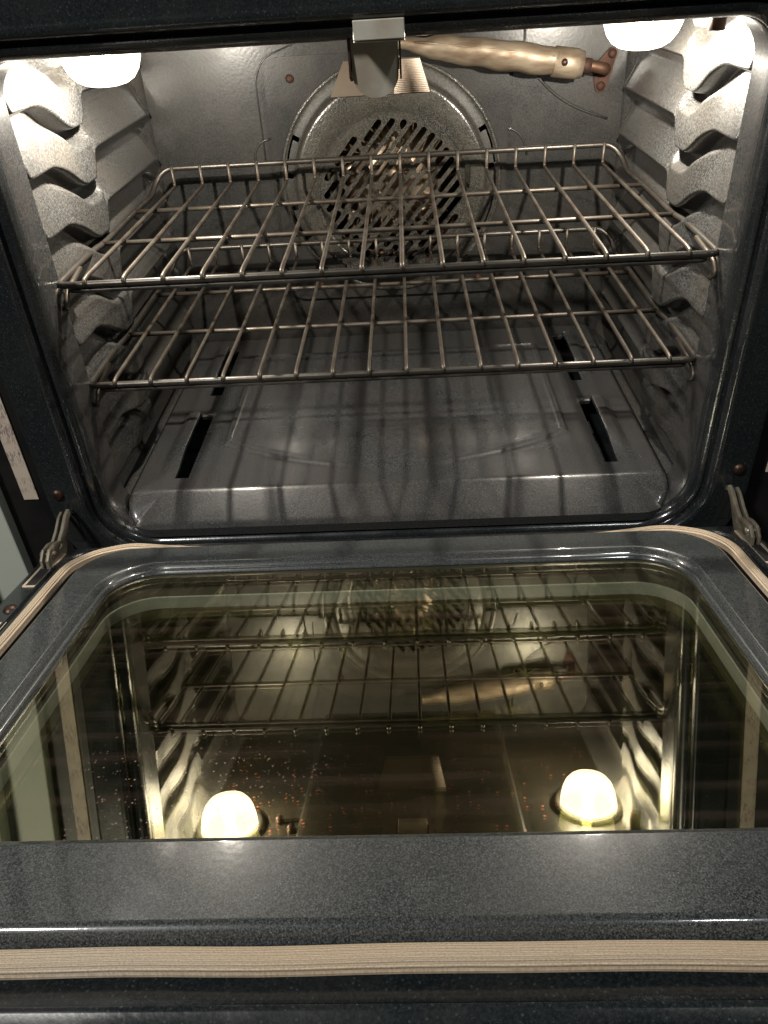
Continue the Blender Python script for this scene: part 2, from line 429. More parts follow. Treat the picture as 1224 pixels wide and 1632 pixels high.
def lathe(name, prof, axis_loc=(0, 0, 0), seg=48, axis='Z', skip=None):
    """prof: (radius, height); axis Z or -Y (height towards the viewer)"""
    verts, faces = [], []
    for (r, h) in prof:
        for k in range(seg):
            a = 2*math.pi*k/seg
            if axis == 'Z': verts.append((axis_loc[0]+r*math.cos(a), axis_loc[1]+r*math.sin(a), axis_loc[2]+h))
            elif axis == 'Y': verts.append((axis_loc[0]+r*math.cos(a), axis_loc[1]-h, axis_loc[2]+r*math.sin(a)))
            else: verts.append((axis_loc[0]+h, axis_loc[1]+r*math.cos(a), axis_loc[2]+r*math.sin(a)))
    for i in range(len(prof)-1):
        for k in range(seg):
            if skip and skip(i, k): continue
            faces.append((i*seg+k, i*seg+(k+1) % seg, (i+1)*seg+(k+1) % seg, (i+1)*seg+k))
    return fix_normals(mesh(name, verts, faces))

def plate_holes(name, outlines, thick, mapf, bevel=0.0):
    """flat plate from closed 2D outlines (first outer, the rest holes); mapf maps (x, y, h) to 3D"""
    cu = bpy.data.curves.new(name, 'CURVE')
    cu.dimensions = '2D'; cu.fill_mode = 'BOTH'
    cu.extrude = thick/2
    cu.bevel_depth = bevel; cu.bevel_resolution = 1
    if bevel: cu.offset = -bevel
    for ol in outlines:
        s = cu.splines.new('POLY')
        s.points.add(len(ol)-1)
        for p_, (x, y) in zip(s.points, ol): p_.co = (x, y, 0, 1)
        s.use_cyclic_u = True
    ob = bpy.data.objects.new(name, cu)
    COL.objects.link(ob)
    dg = bpy.context.evaluated_depsgraph_get()
    me = bpy.data.meshes.new_from_object(ob.evaluated_get(dg))
    bpy.data.objects.remove(ob); bpy.data.curves.remove(cu)
    me.materials.clear()
    for v in me.vertices: v.co = mapf(*v.co)
    bm = bmesh.new(); bm.from_mesh(me)
    bmesh.ops.remove_doubles(bm, verts=bm.verts, dist=1e-6)
    bmesh.ops.recalc_face_normals(bm, faces=bm.faces)
    bm.to_mesh(me); bm.free()
    return me

def box(name, x0, x1, y0, y1, z0, z1, bev=0.0):
    bm = bmesh.new()
    vs = [bm.verts.new((x, y, z)) for x in (x0, x1) for y in (y0, y1) for z in (z0, z1)]
    for f in ((0,1,3,2), (4,6,7,5), (0,4,5,1), (2,3,7,6), (0,2,6,4), (1,5,7,3)):
        bm.faces.new([vs[i] for i in f])
    if bev: bmesh.ops.bevel(bm, geom=list(bm.edges), offset=bev, segments=2, profile=0.5, affect='EDGES')
    bmesh.ops.recalc_face_normals(bm, faces=bm.faces)
    me = bpy.data.meshes.new(name); bm.to_mesh(me); bm.free()
    return me

def empty(name, loc=(0, 0, 0), parent=None):
    o = bpy.data.objects.new(name, None)
    o.empty_display_size = 0.05
    COL.objects.link(o); o.location = loc
    if parent is not None: o.parent = parent
    return o

def tag(o, label=None, cat=None, group=None, kind=None):
    if label: o['label'] = label
    if cat: o['category'] = cat
    if group: o['group'] = group
    if kind: o['kind'] = kind
    return o

def wn(o):
    m = o.modifiers.new('weighted', 'WEIGHTED_NORMAL'); m.keep_sharp = True; m.weight = 100
def ss(a, b, x):
    t = (x-a)/(b-a)
    t = 0.0 if t < 0 else (1.0 if t > 1 else t)
    return t*t*(3-2*t)

# ------------------------------------------------------------------ the oven body
oven = empty('oven')
tag(oven, 'open oven with grey speckled cavity, two lit lamps and lowered glass door', 'oven')

HX = 0.284          # half width of the opening
ZB, ZT = -0.056, 0.362
YF = -0.020         # front of the face frame
YW = 0.42           # back wall

# face frame: a profile swept round the opening; s grows outwards
prof = [(0.000, 0.036), (0.0, 0.010), (0.0002, 0.003), (0.0012, 0.0015), (0.0008, -0.001), (0.0006, -0.004), (0.002, -0.009), (0.005, -0.0125),
        (0.0085, -0.0135), (0.0105, -0.0120), (0.0115, -0.0115), (0.0125, -0.0135), (0.014, -0.0185), (0.017, -0.0205),
        (0.021, -0.0205), (0.0235, -0.0195), (0.047, -0.0195), (0.0505, -0.0185), (0.052, -0.015), (0.052, 0.05)]
rings = []
for s, y in prof:
    top_s = s if s < 0.024 else 0.024 + (s-0.024)*4.0
    bot_s = s if s < 0.024 else 0.024 + (s-0.024)*1.2
    pts = rrect(-HX-s, HX+s, ZB-bot_s, ZT+top_s, (0.046+s, 0.046+s, 0.03+s, 0.03+s), 10)
    rings.append([(x, y, z) for x, z in pts])
face = link('face_frame', fix_normals(loft('face_frame', rings)), M_face, oven)
face.data.materials.append(M_pan)
for i, p_ in enumerate(face.data.polygons): p_.material_index = 1 if i < 3*44 else 0
auto_smooth(face, 50); wn(face)

# side walls with pressed rack guides
def level(k): return 0.330 - 0.0492*k
def zlow(k, y):
    """lower edge of the k-th pressed guide at depth y"""
    td = 0.0385 if k < 6 else (0.027 if k == 6 else 0.012)
    f = 0.0105+0.0010*math.sin((y-0.04)*50) if y < 0.10 else 0.0105
    fr = f+(td-f)*ss(0.090, 0.158, y)
    bk = 0.0135+(td-0.0135)*(1-ss(0.176, 0.204, y))
    return level(k)-(fr if y < 0.165 else bk)
def guide_depth(y, z):
    for k in range(8, -2, -1):
        lo, hi = zlow(k, y), zlow(k-1, y)
        if lo <= z < hi:
            break
    else:
        return 0.0
    if k > 7: return 0.0
    H = {7: 0.014, 6: 0.018}.get(k, 0.0195)
    t = (z-lo)/(hi-lo)
    front = 0.78*(1-t)**0.9
    tongue = 1-ss(0.70, 0.98, t)
    ridge = 1-min(1.0, max(0.0, (t-0.10)/0.72))
    if y < 0.165:
        w = ss(0.088, 0.128, y); prof = front*(1-w)+tongue*w
    else:
        w = ss(0.184, 0.200, y); prof = tongue*(1-w)+ridge*w
        if k == 7: prof *= 1-w
    # the underside turns in over a few millimetres, softer where the edge is steep
    slope = abs(zlow(k, y+0.002)-zlow(k, y-0.002))/0.004
    dist = (z-lo)/math.sqrt(1+slope*slope)
    edge = ss(0.0, 0.0052, dist)
    return H*prof*edge*ss(0.0385, 0.0510, y)*(1-ss(0.392, 0.405, y))
def wall_mesh(sgn):
    NY, NZ = 250, 270
    y0, y1, z0, z1 = 0.034, YW, -0.052, 0.374
    verts, faces = [], []
    for i in range(NY+1):
        y = y0+(y1-y0)*i/NY
        for j in range(NZ+1):
            z = z0+(z1-z0)*j/NZ
            base = 0.3005 - 0.0165*(1-ss(0.034, 0.044, y))
            base -= 0.013*ss(0.385, 0.42, y)
            # the bottom curls in to the floor
            if z < -0.020:
                q = min(1, (-0.020-z)/0.032); base -= 0.012*(1-math.sqrt(max(0, 1-q*q)))
            if z > 0.345:
                q = min(1, (z-0.345)/0.029); base -= 0.024*(1-math.sqrt(max(0, 1-q*q)))
            g = guide_depth(y, z)
            # shallow pressed step behind the column
            g = max(g, 0.0)
            verts.append((sgn*(base-g), y, z))
    for i in range(NY):
        for j in range(NZ):
            a = i*(NZ+1)+j
            f = (a, a+1, a+NZ+2, a+NZ+1)
            faces.append(f if sgn < 0 else f[::-1])
    me = mesh('side_wall', verts, faces)
    return me
for s in (-1, 1):
    w = link('side_wall', fix_normals(wall_mesh(s)), M_wall, oven)
    # beads pressed low on the wall
    
# back wall with the round opening of the fan
FC = (0.0045, 0.177)
hole = [(FC[0]+0.1362*math.cos(2*math.pi*k/72), FC[1]+0.1362*math.sin(2*math.pi*k/72)) for k in range(72)]
bw = plate_holes('back_wall', [rrect(-0.302, 0.302, -0.055, 0.378, 0.004, 2), hole], 0.002, lambda x, z, h: (x, YW+0.001-h, z))
back = link('back_wall', bw, M_cavity, oven); auto_smooth(back)
# pressed lines on the back wall
def bead(pts, r=0.0022):
    b = link('pressed_line', tube('pressed_line', fillet(pts, 0.03, 6), r, 8), M_cavity, back)
    return b
Yb = YW+0.0002
bead([(0.166, Yb, 0.36), (0.168, Yb, 0.304), (0.183, Yb, 0.286), (0.207, Yb, 0.264), (0.238, Yb, 0.247), (0.272, Yb, 0.236)], 0.0018)
bead([(-0.166, Yb, 0.198), (-0.164, Yb, 0.222), (-0.155, Yb, 0.232), (-0.140, Yb, 0.235)], 0.0016)
bead([(0.146, Yb, 0.232), (0.158, Yb, 0.230), (0.170, Yb, 0.220), (0.176, Yb, 0.200)], 0.0016)
bead([(-0.152, Yb, 0.205), (-0.152, Yb, 0.30), (-0.14, Yb, 0.322), (-0.09, Yb, 0.338)], 0.0010)

# ceiling with a lowered centre panel
cv, cf = [], []
cs = [(-0.30, 0.373), (-0.150, 0.373), (-0.143, 0.372), (-0.139, 0.366), (-0.134, 0.365), (0.134, 0.365), (0.139, 0.366), (0.143, 0.372), (0.150, 0.373), (0.30, 0.373)]
for x, z in cs: cv += [(x, 0.03, z), (x, YW, z)]
for i in range(len(cs)-1): cf.append((2*i, 2*i+1, 2*i+3, 2*i+2))
ceil = link('ceiling', mesh('ceiling', cv, cf), M_ceil, oven, smooth=False)
link('ceiling_lip', box('ceiling_lip', -HX, HX, 0.030, 0.037, 0.3615, 0.374), M_face, ceil, smooth=False)
# cavity floor under the loose pan
flo = link('cavity_floor', box('cavity_floor', -0.30, 0.30, 0.030, YW, -0.058, -0.053), M_face, oven, smooth=False)

# fan housing, fan and cover
fan = empty('convection_fan', (FC[0], YW, FC[1]), oven)
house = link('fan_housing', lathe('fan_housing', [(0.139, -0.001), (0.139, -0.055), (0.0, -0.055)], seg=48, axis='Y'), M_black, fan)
hub = link('fan_hub', lathe('fan_hub', [(0.0, -0.020), (0.010, -0.020), (0.012, -0.023), (0.013, -0.030), (0.045, -0.034), (0.085, -0.036), (0.085, -0.037)], seg=36, axis='Y'), M_blade, fan)
bl = None
for k in range(22):
    a = 2*math.pi*k/22
    if bl is None:
        vs = []
        for (r, yy, tw) in ((0.040, -0.035, 0.0), (0.084, -0.036, 0.16), (0.084, -0.012, 0.30), (0.052, -0.014, 0.12)):
            vs.append((r*math.cos(tw), -yy, r*math.sin(tw)))
        bl = mesh('fan_blade', vs + [(x*0.995, y, z+0.0012) for x, y, z in vs], [(0,1,2,3), (7,6,5,4), (0,4,5,1), (1,5,6,2), (2,6,7,3), (3,7,4,0)])
    o = link('fan_blade', bl, M_blade, fan, smooth=False)
    o.rotation_euler = (0, a + random.uniform(-.03, .03), 0)
# heating coil seen behind the slots
link('heating_coil', tube('heating_coil', [((0.098)*math.cos(t), 0.018+0.004*math.sin(3*t), 0.098*math.sin(t)) for t in [2*math.pi*i/60 for i in range(60)]], 0.0035, 8, closed=True), M_copper, fan)
for (x, z, r, rot) in [(-0.045, 0.01, 0.016, 0.3), (-0.02, -0.02, 0.013, 1.2), (0.02, 0.015, 0.012, 2.0), (0.035, -0.03, 0.014, 0.8), (-0.05, -0.035, 0.012, 2.6), (0.005, 0.045, 0.012, 0.2), (0.0, -0.055, 0.012, 1.7)]:
    o = link('crumpled_clip', tube('crumpled_clip', fillet([(-r, 0, -r*0.4), (-r*0.3, -0.003, r*0.8), (r*0.5, 0.002, -r*0.5), (r, -0.002, r*0.6)], 0.01, 4), 0.0028, 6), M_blade, fan, loc=(x, 0.006, z))
    o.rotation_euler = (0, rot, 0)

cover = empty('fan_cover', (FC[0], YW, FC[1]), oven)
# square back plate with rounded corners and the round hole
hz0, hz1 = 0.030-FC[1], 0.322-FC[1]
sq = plate_holes('cover_flange', [rrect(-0.146, 0.146, hz0, hz1, 0.022, 6), [(0.1370*math.cos(2*math.pi*k/72), 0.1370*math.sin(2*math.pi*k/72)) for k in range(72)]], 0.003, lambda x, z, h: (x, -0.0025-h, z))
o = link('cover_flange', sq, M_cavity, cover); auto_smooth(o)
ringp = [(0.1395, 0.0035), (0.1385, 0.0060), (0.1365, 0.0062), (0.1350, 0.0040), (0.1335, 0.0035), (0.1312, 0.0036), (0.1240, 0.0050), (0.1205, 0.0075), (0.1190, 0.0150), (0.1165, 0.0172), (0.1140, 0.0175),
         (0.1020, 0.0182), (0.0965, 0.0185), (0.0952, 0.0165), (0.0930, 0.0160), (0.0905, 0.0160)]
def skipf(i, k):
    a = (k+0.5)*360/144
    for c_ in (17, 163, 342, 200):
        t_ = abs(a-c_)
        if i == 4 and t_ < 10: return True
        if i == 5 and 8.5 < t_ < 11: return True
    return False
o = link('cover_ring', lathe('cover_ring', ringp, seg=144, axis='Y', skip=skipf), M_fan, cover)
for v in o.data.vertices:
    if math.hypot(v.co.x, v.co.z) < 0.099: v.co.z -= 0.0115; v.co.x += 0.002
o.data.materials.append(M_annulus)
for p_ in o.data.polygons:
    rr_ = math.hypot(p_.center.x, p_.center.z)
    p_.material_index = 1 if 0.1195 < rr_ < 0.1345 else 0
auto_smooth(o, 60)
# slotted disc
phi = math.radians(49)
dx, dz = math.cos(phi), math.sin(phi)
nx, nz = -math.sin(phi), math.cos(phi)
outl = [[(0.0915*math.cos(2*math.pi*k/96), 0.0915*math.sin(2*math.pi*k/96)) for k in range(96)]]
pitch = 0.0121
for r in range(-7, 8):
    off = (r+0.35)*pitch
    if abs(off) > 0.083: continue
    half = math.sqrt(0.0865**2-off*off)
    t = -half
    rnd = random.Random(r*13+5)
    first = True
    while t < half-0.012:
        ln = rnd.choice([0.030, 0.042, 0.055])
        if first: ln = [0.018, 0.036, 0.028][r % 3]; first = False
        e = min(t+ln, half)
        if half-e < 0.014: e = half
        if e-t > 0.010:
            h = 0.0036
            a0, a1 = t+h, e-h
            slot = []
            for i in range(7):
                an = math.pi/2 + math.pi*i/6
                slot.append((a0+h*math.cos(an), h*math.sin(an)))
            for i in range(7):
                an = -math.pi/2 + math.pi*i/6
                slot.append((a1+h*math.cos(an), h*math.sin(an)))
            outl.append([(u*dx+(off+v)*nx, u*dz+(off+v)*nz) for u, v in slot])
        t = e+0.0042
disc = plate_holes('slotted_disc', outl, 0.0014, lambda x, z, h: (x+0.002, -0.0165-h, z-0.0115))
o = link('slotted_disc', disc, M_fan, cover); auto_smooth(o)
for x, z in ((-0.115, 0.122), (0.121, 0.126), (-0.103, -0.128), (0.112, -0.128)):
    link('cover_screw', lathe('cover_screw', [(0, 0.0088), (0.0022, 0.0085), (0.0042, 0.007), (0.005, 0.0042)], (x, 0, z), 16, 'Y'), M_rust, cover)

# the lamps
def lamp(x, y, zb):
    g = empty('oven_lamp', (x, y, 0.373), oven)
    h = zb-0.373
    R = 0.0360
    p = [(0.0, h), (R*0.3, h+0.0006), (R*0.5, h+0.0022), (R*0.68, h+0.0058), (R*0.82, h+0.0120), (R*0.91, h+0.020), (R*0.97, h+0.030), (R, -0.001)]
    link('lamp_cover', lathe('lamp_cover', p, seg=40), M_lampglass, g)
    link('lamp_collar', lathe('lamp_collar', [(R+0.001, -0.0045), (R+0.004, -0.006), (R+0.0075, -0.0045), (R+0.009, 0.0)], seg=40), M_ceil, g)
    link('bulb', lathe('bulb', [(0, h+0.0120), (0.0055, h+0.0135), (0.009, h+0.018), (0.0085, h+0.025), (0.005, 0)], seg=20), M_bulb, g)
    l = bpy.data.lights.new('bulb_light', 'POINT')
    l.energy = LAMP_W; l.color = (1.0, 0.94, 0.86); l.shadow_soft_size = 0.0045
    lo = bpy.data.objects.new('bulb_light', l); COL.objects.link(lo); lo.parent = g; lo.location = (0, 0, h+0.009)
    return g
lamp(-0.231, 0.122, 0.331)
lamp(0.231, 0.156, 0.331)

# broil burner tube along the top of the back wall
bt = empty('broil_burner', (0.26, YW, 0.29), oven)
ax0, ax1 = Vector((-0.24, -0.026, 0.040)), Vector((-0.03, -0.030, 0.008))
def along(t): return ax0.lerp(ax1, t)
bt_pts, bt_r = [], []
for i in range(41):
    t = 0.86*i/40
    bt_pts.append(along(t)+Vector((0, 0, 0.0008*math.sin(t*31))))
    r0 = 0.0055+0.0090*ss(-0.02, 0.30, t)+0.0015*ss(0.3, 0.6, t)-0.0015*ss(0.74, 0.86, t)
    bt_r.append(r0+0.0002*math.sin(t*37)+0.0002*math.sin(t*71+1))
body = tube('burner_tube', bt_pts, bt_r, 28)
for v in body.vertices:
    # creases pressed along the sheet
    k = (v.index % 28)/28*2*math.pi
    c_ = bt_pts[v.index//28]
    d_ = v.co-c_
    v.co = c_+d_*(1+0.07*math.sin(2*k+0.6)+0.012*math.sin(5*k))
tb = link('burner_tube', body, M_tube, bt)
link('tube_seam', tube('tube_seam', [along(0.10)+Vector((0, -0.0105, 0.004)), along(0.3)+Vector((0, -0.0140, 0.0055)), along(0.62)+Vector((0, -0.0150, 0.006)), along(0.84)+Vector((0, -0.0135, 0.006))], 0.0012, 6), M_tube, tb)
col = link('burner_collar', tube('burner_collar', [along(0.84), along(0.845), along(0.97), along(0.975), along(1.0)], [0.0135, 0.0158, 0.0158, 0.0148, 0.0138], 24), M_tube, bt)
s = link('collar_screw', lathe('collar_screw', [(0, 0.003), (0.002, 0.0028), (0.0035, 0.0015), (0.004, -0.001)], tuple(along(0.89)+Vector((0, -0.0156, 0.0015))), 14, 'Y'), M_screw, col)
link('gas_pipe', tube('gas_pipe', fillet([along(0.98), along(1.07), Vector((-0.002, -0.028, 0.002)), Vector((0.002, 0, 0.0))], 0.012, 6), 0.0062, 14), M_copper, bt)
link('pipe_nut', tube('pipe_nut', [along(0.99), along(1.045)], 0.0085, 6), M_rust, bt)
fl_o = []
for (cx, cz, rr, a0, a1) in ((0.009, 0.015, 0.0062, -20, 150), (-0.001, 0.0, 0.010, 150, 200), (-0.001, -0.018, 0.0070, 190, 350), (0.002, 0.0, 0.0095, -30, 10)):
    for i in range(7):
        a = math.radians(a0+(a1-a0)*i/6)
        fl_o.append((cx+rr*math.cos(a), cz+rr*math.sin(a)))
o = link('pipe_flange', plate_holes('pipe_flange', [fl_o], 0.003, lambda x, z, h: (x, -0.0025-h, z)), M_rust, bt); auto_smooth(o)
for x, z in ((0.009, 0.015), (-0.001, -0.018)):
    link('flange_bolt', lathe('flange_bolt', [(0, 0.0085), (0.003, 0.0082), (0.0048, 0.006), (0.0052, 0.0035)], (x, 0, z), 12, 'Y'), M_rust, bt)

# door latch: clip on the trim, hanging tongue, corrugated plate behind
lt = empty('door_latch', (0.004, 0.0, 0.362), oven)
link('latch_clip', box('latch_clip', -0.0125, 0.0215, -0.0335, -0.0312, 0.002, 0.0135, 0.0006), M_steel, lt, smooth=False)
link('clip_fold', box('clip_fold', -0.0125, 0.0215, -0.0312, -0.004, 0.0005, 0.0020, 0.0004), M_steel, lt, smooth=False)
to = rrect(-0.0165, 0.0165, -0.0365, 0.010, (0.0150, 0.0150, 0.001, 0.001), 10)
o = link('latch_tongue', plate_holes('latch_tongue', [to], 0.0016, lambda x, z, h: (x, 0.001-h+0.10*(-z), z)), M_steel, lt); auto_smooth(o)
for s in (-1, 1):
    sd = [(0.0, 0.006), (0.0, -0.022), (0.012, -0.026), (0.060, -0.030), (0.085, -0.012), (0.085, 0.006)]
    o = link('latch_side', plate_holes('latch_side', [sd], 0.0014, lambda y, z, h, s=s: (s*(0.0180)+h, y-0.002, z)), M_rust, lt); auto_smooth(o)
link('latch_channel', box('latch_channel', -0.0172, 0.0172, 0.004, 0.086, -0.0195, -0.0180, 0.0004), M_steel, lt, smooth=False)
# corrugated sloping plate
vs, fs = [], []
NX = 48
for i in range(NX+1):
    u = i/NX
    for (yy, zz, hw) in ((0.104, -0.047, 0.0425), (0.106, -0.0478, 0.0425), (0.215, -0.031, 0.0365)):
        rib = 0.0007*math.sin(u*0) 
        vs.append(((u*2-1)*hw, yy, zz))
for i in range(NX):
    for j in range(2):
        a = i*3+j
        fs.append((a, a+3, a+4, a+1))
link('deflector_plate', mesh('deflector_plate', vs, fs), M_tan, lt, smooth=False)
for k in range(20):
    t = (k+0.4)/21
    yy = 0.106+(0.215-0.106)*t; zz = -0.0478+(-0.031+0.0478)*t+0.0003; hw = 0.0425-(0.006)*t
    link('plate_rib', tube('plate_rib', [(0.012, yy, zz), (hw-0.0006, yy, zz)], 0.0008, 6), M_tan, lt)

# ceiling screws next to the lamps
for x, y in ((-0.168, 0.13), (-0.150, 0.11), (-0.020, 0.02), (-0.026, 0.021), (0.010, 0.0), (0.302, 0.12)):
    if abs(x) > 0.1 and x < 0.29:
        link('ceiling_screw', lathe('ceiling_screw', [(0, -0.010), (0.004, -0.009), (0.0055, -0.006), (0.006, 0)], (x, y, 0.373), 14), M_screw, oven)
link('bulb_clip', tube('bulb_clip', [(0.275, 0.10, 0.373), (0.275, 0.10, 0.347)], 0.0065, 14), M_screw, oven)

# screws on the face; black plates paint the dark of the hinge slots
for s in (-1, 1):
    link('face_screw', lathe('face_screw', [(0, 0.0035), (0.003, 0.0032), (0.005, 0.002), (0.0062, 0.0)], (s*0.3225, YF+0.0004, 0.005), 18, 'Y'), M_screw, oven)
    link('slot_dark_plate', box('slot_dark_plate', s*0.317-0.006, s*0.317+0.006, YF-0.0004, YF+0.002, -0.050, -0.018), M_black, oven, smooth=False)

# black body behind the face, with the printed strips
for s in (-1, 1):
    x0, x1 = sorted((s*0.3375, s*0.3960))
    side = link('side_filler', box('side_filler', x0, x1, 0.002, 0.50, -0.30, 0.60), M_blackgloss, oven, smooth=False)
    st = link('printed_strip', box('printed_strip', -0.0075, 0.0075, -0.0006, 0.0006, 0, 0.34, 0.0003), M_label, side, smooth=False, loc=(-0.3615 if s < 0 else 0.3650, 0.0008, -0.012))
body = link('oven_shell', box('oven_shell', -0.334, 0.334, 0.060, 0.062, 0.40, 0.60), M_blackgloss, oven, smooth=False)

# ------------------------------------------------------------------ the loose floor pan
def pan_mesh():
    hx = 0.2745
    yf, ybk = -0.012, 0.412
    xs = [ -hx + 2*hx*i/276 for i in range(277)]
    ys = [ yf + (ybk-yf)*j/212 for j in range(213)]
    # put grid lines on the slot edges
    for e in (-0.2310, -0.2165, 0.2165, 0.2310):
        i = min(range(len(xs)), key=lambda i: abs(xs[i]-e)); xs[i] = e
    slots = [(sx, a, b) for sx in (-1, 1) for a, b in ((0.050, 0.184), (0.240, 0.374))]
    def h(x, y):
        z = -0.025
        ax = abs(x)
        if y < 0.028:
            pass
        u_ = 0.028-y
        z -= 0.525*(0 if u_ < -0.0028 else (u_ if u_ > 0.0028 else (u_+0.0028)**2/0.0112))
        # rounded shoulders
        if ax > hx-0.006: q = (ax-(hx-0.006))/0.006; z -= 0.006*(1-math.sqrt(max(0, 1-q*q)))
        # centre field raised a little with a soft outline
        yb_ = 0.352; cy = 0.120 - 0.060*(1-(min(ax, 0.188)/0.188)**2)
        f = (1-ss(0.1865, 0.1935, ax))*ss(cy-0.011, cy+0.011, y)*(1-ss(0.351, 0.357, y))
        # a fine raised outline rims the field
        e1 = math.exp(-((ax-0.1885)/0.0028)**2)*ss(cy-0.01, cy+0.01, y)*(1-ss(0.345, 0.357, y))+0.5*math.exp(-((y-cy)/0.0034)**2)*(1-ss(0.184, 0.192, ax))+0.6*math.exp(-((y-0.352)/0.003)**2)*(1-ss(0.184, 0.192, ax))*ss(0.10, 0.14, ax)
        groove = e1
        z += 0.0018*f + 0.0020*groove
        # raised lip beside each slot
        for a, b in ((0.050, 0.184), (0.240, 0.374)):
            u = ss(0.2285, 0.2315, ax)*(1-ss(0.240, 0.252, ax))*ss(a+0.01, a+0.06, y)*(1-ss(b, b+0.010, y))
            z += 0.0060*u
            u2 = ss(0.214, 0.222, ax)*(1-ss(0.236, 0.250, ax))*ss(b-0.002, b+0.003, y)*(1-ss(b+0.004, b+0.016, y))
            z += 0.0020*u2
        return z
    bm = bmesh.new()
    grid = {}
    R = 0.034
    for i, x in enumerate(xs):
        for j, y in enumerate(ys):
            X, Y = x, y
            # rounded plan corners at the front
            if abs(x) > hx-R and y < yf+R:
                cx = (hx-R)*(1 if x > 0 else -1); cy = yf+R
                ddx, ddy = x-cx, y-cy
                m_ = max(abs(ddx), abs(ddy)); l_ = math.hypot(ddx, ddy)
                if l_ > 1e-9: X, Y = cx+ddx*m_/l_, cy+ddy*m_/l_
            grid[i, j] = bm.verts.new((X, Y, h(x, y)))
    for i in range(len(xs)-1):
        for j in range(len(ys)-1):
            xm, ym = (xs[i]+xs[i+1])/2, (ys[j]+ys[j+1])/2
            inside = any(0.2165 < xm*sx < 0.2310 and a < ym < b for sx, a, b in slots)
            if inside: continue
            bm.faces.new((grid[i, j], grid[i+1, j], grid[i+1, j+1], grid[i, j+1]))
    # turn the rim and the slot edges down
    be = [e for e in bm.edges if len(e.link_faces) == 1]
    r = bmesh.ops.extrude_edge_only(bm, edges=be)
    for v in [g for g in r['geom'] if isinstance(g, bmesh.types.BMVert)]:
        rim = abs(v.co.x) > hx-0.036 and (abs(v.co.x) > hx-0.004 or v.co.y < yf+0.03) or v.co.y < yf+0.002 or v.co.y > ybk-0.002
        v.co.z -= 0.009 if rim else 0.004
    loose = [v for v in bm.verts if not v.link_faces]
    bmesh.ops.delete(bm, geom=loose, context='VERTS')
    bmesh.ops.recalc_face_normals(bm, faces=bm.faces)
    me = bpy.data.meshes.new('pan_plate'); bm.to_mesh(me); bm.free()
    # flip if needed
    if sum(p.normal.z for p in me.polygons) < 0: me.flip_normals()
    return me
pan = link('oven_floor_pan', pan_mesh(), M_pan)
auto_smooth(pan, 16)
tag(pan, 'loose speckled grey floor pan with four long slots on the oven bottom', 'floor pan')
for (x, y) in ((-0.125, 0.004), (0.012, -0.0165), (0.137, 0.004)):
    pass
for x in (-0.155, 0.008, 0.155):
    link('floor_rivet', lathe('floor_rivet', [(0, 0.0024), (0.0015, 0.0021), (0.0024, 0.0008), (0.0026, 0)], (x, -0.0035, -0.0558), 12), M_steel, oven)
shelf = link('cavity_lip', box('cavity_lip', -0.27, 0.27, -0.006, 0.031, -0.062, -0.0558), M_face, oven, smooth=False)

# ------------------------------------------------------------------ wire racks
S = 0.0345
YFR, Y2, Y1, YBK, RI = 0.030, 0.1512, 0.2735, 0.3690, 0.0254
HW = 0.2842
rack_meshes = {}
def build_rack(zc, dy, label, first):
    g = empty('oven_rack', (0, dy, zc))
    tag(g, label, 'oven rack', 'two wire racks on the side guides of the oven')
    if not rack_meshes:
        fr = [(-HW+0.0, YFR+0.06, 0), (-HW, YFR, 0), (HW, YFR, 0), (HW, YFR+0.06, 0)]
        pts = fillet([(0, YFR, 0), (HW, YFR, 0), (HW+0.001, YFR+0.050, 0), (HW+0.001, Y2-0.02, 0), (HW-0.002, Y2, 0), (HW, Y1, 0), (HW-0.001, YBK-0.026, 0), (HW-0.006, YBK-0.008, RI*0.6), (HW-0.018, YBK, RI), (0, YBK, RI)],
                     [0, 0.009, 0.01, 0.01, 0.006, 0.02, 0.012, 0.012, 0.016, 0], 6)
        left = [Vector((-p.x, p.y, p.z)) for p in reversed(pts)][1:-1]
        rack_meshes['frame'] = tube('rack_frame', pts+left, 0.0031, 10, closed=True)
        rack_meshes['rod'] = tube('rod', fillet([(0, YFR-0.0030, 0.0002), (0, YFR-0.0026, 0.0042), (0, YFR+0.0075, 0.0052), (0, YBK-0.0030, 0.0052), (0, YBK-0.0030, RI+0.003)], [0, 0.002, 0.003, 0.004, 0], 4), 0.0020, 8)
        rack_meshes['cross'] = tube('cross_rod', [(-HW+0.002, 0, 0), (-HW*0.5, 0, -0.0002), (0, 0, -0.0004), (HW*0.5, 0, -0.0002), (HW-0.002, 0, 0)], 0.0024, 10)
        rack_meshes['low'] = tube('lower_front_bar', fillet([(-HW+0.006, YFR+0.012, -0.0050), (-HW+0.010, YFR+0.0015, -0.0056), (HW-0.010, YFR+0.0015, -0.0056), (HW-0.006, YFR+0.012, -0.0050)], 0.006, 4), 0.0023, 8)
        rack_meshes['hook'] = tube('stop_hook', fillet([(0, 0.050, -0.001), (0.0015, 0.012, -0.006), (0.002, 0.003, -0.009), (0.002, -0.004, -0.0155), (-0.001, 0.000, -0.021)], 0.006, 4), 0.0024, 8)
    link('rack_frame', rack_meshes['frame'], M_rackframe, g)
    for i in range(16):
        o = link('rod', rack_meshes['rod'], M_rack, g, loc=((i-7.5)*S, 0, 0))
    for y in (Y2, Y1):
        link('cross_rod', rack_meshes['cross'], M_rack, g, loc=(0, y, 0.0006))
    link('lower_front_bar', rack_meshes['low'], M_rackdark, g)
    for s in (-1, 1):
        link('stop_hook', rack_meshes['hook'], M_rack, g, loc=(s*(HW-0.003), YFR, 0))
    return g
build_rack(0.1909, 0.0, 'upper wire oven rack with raised back rail, in front of the fan cover', True)
build_rack(0.0929, 0.004, 'lower wire oven rack hanging above the slotted floor pan', False)

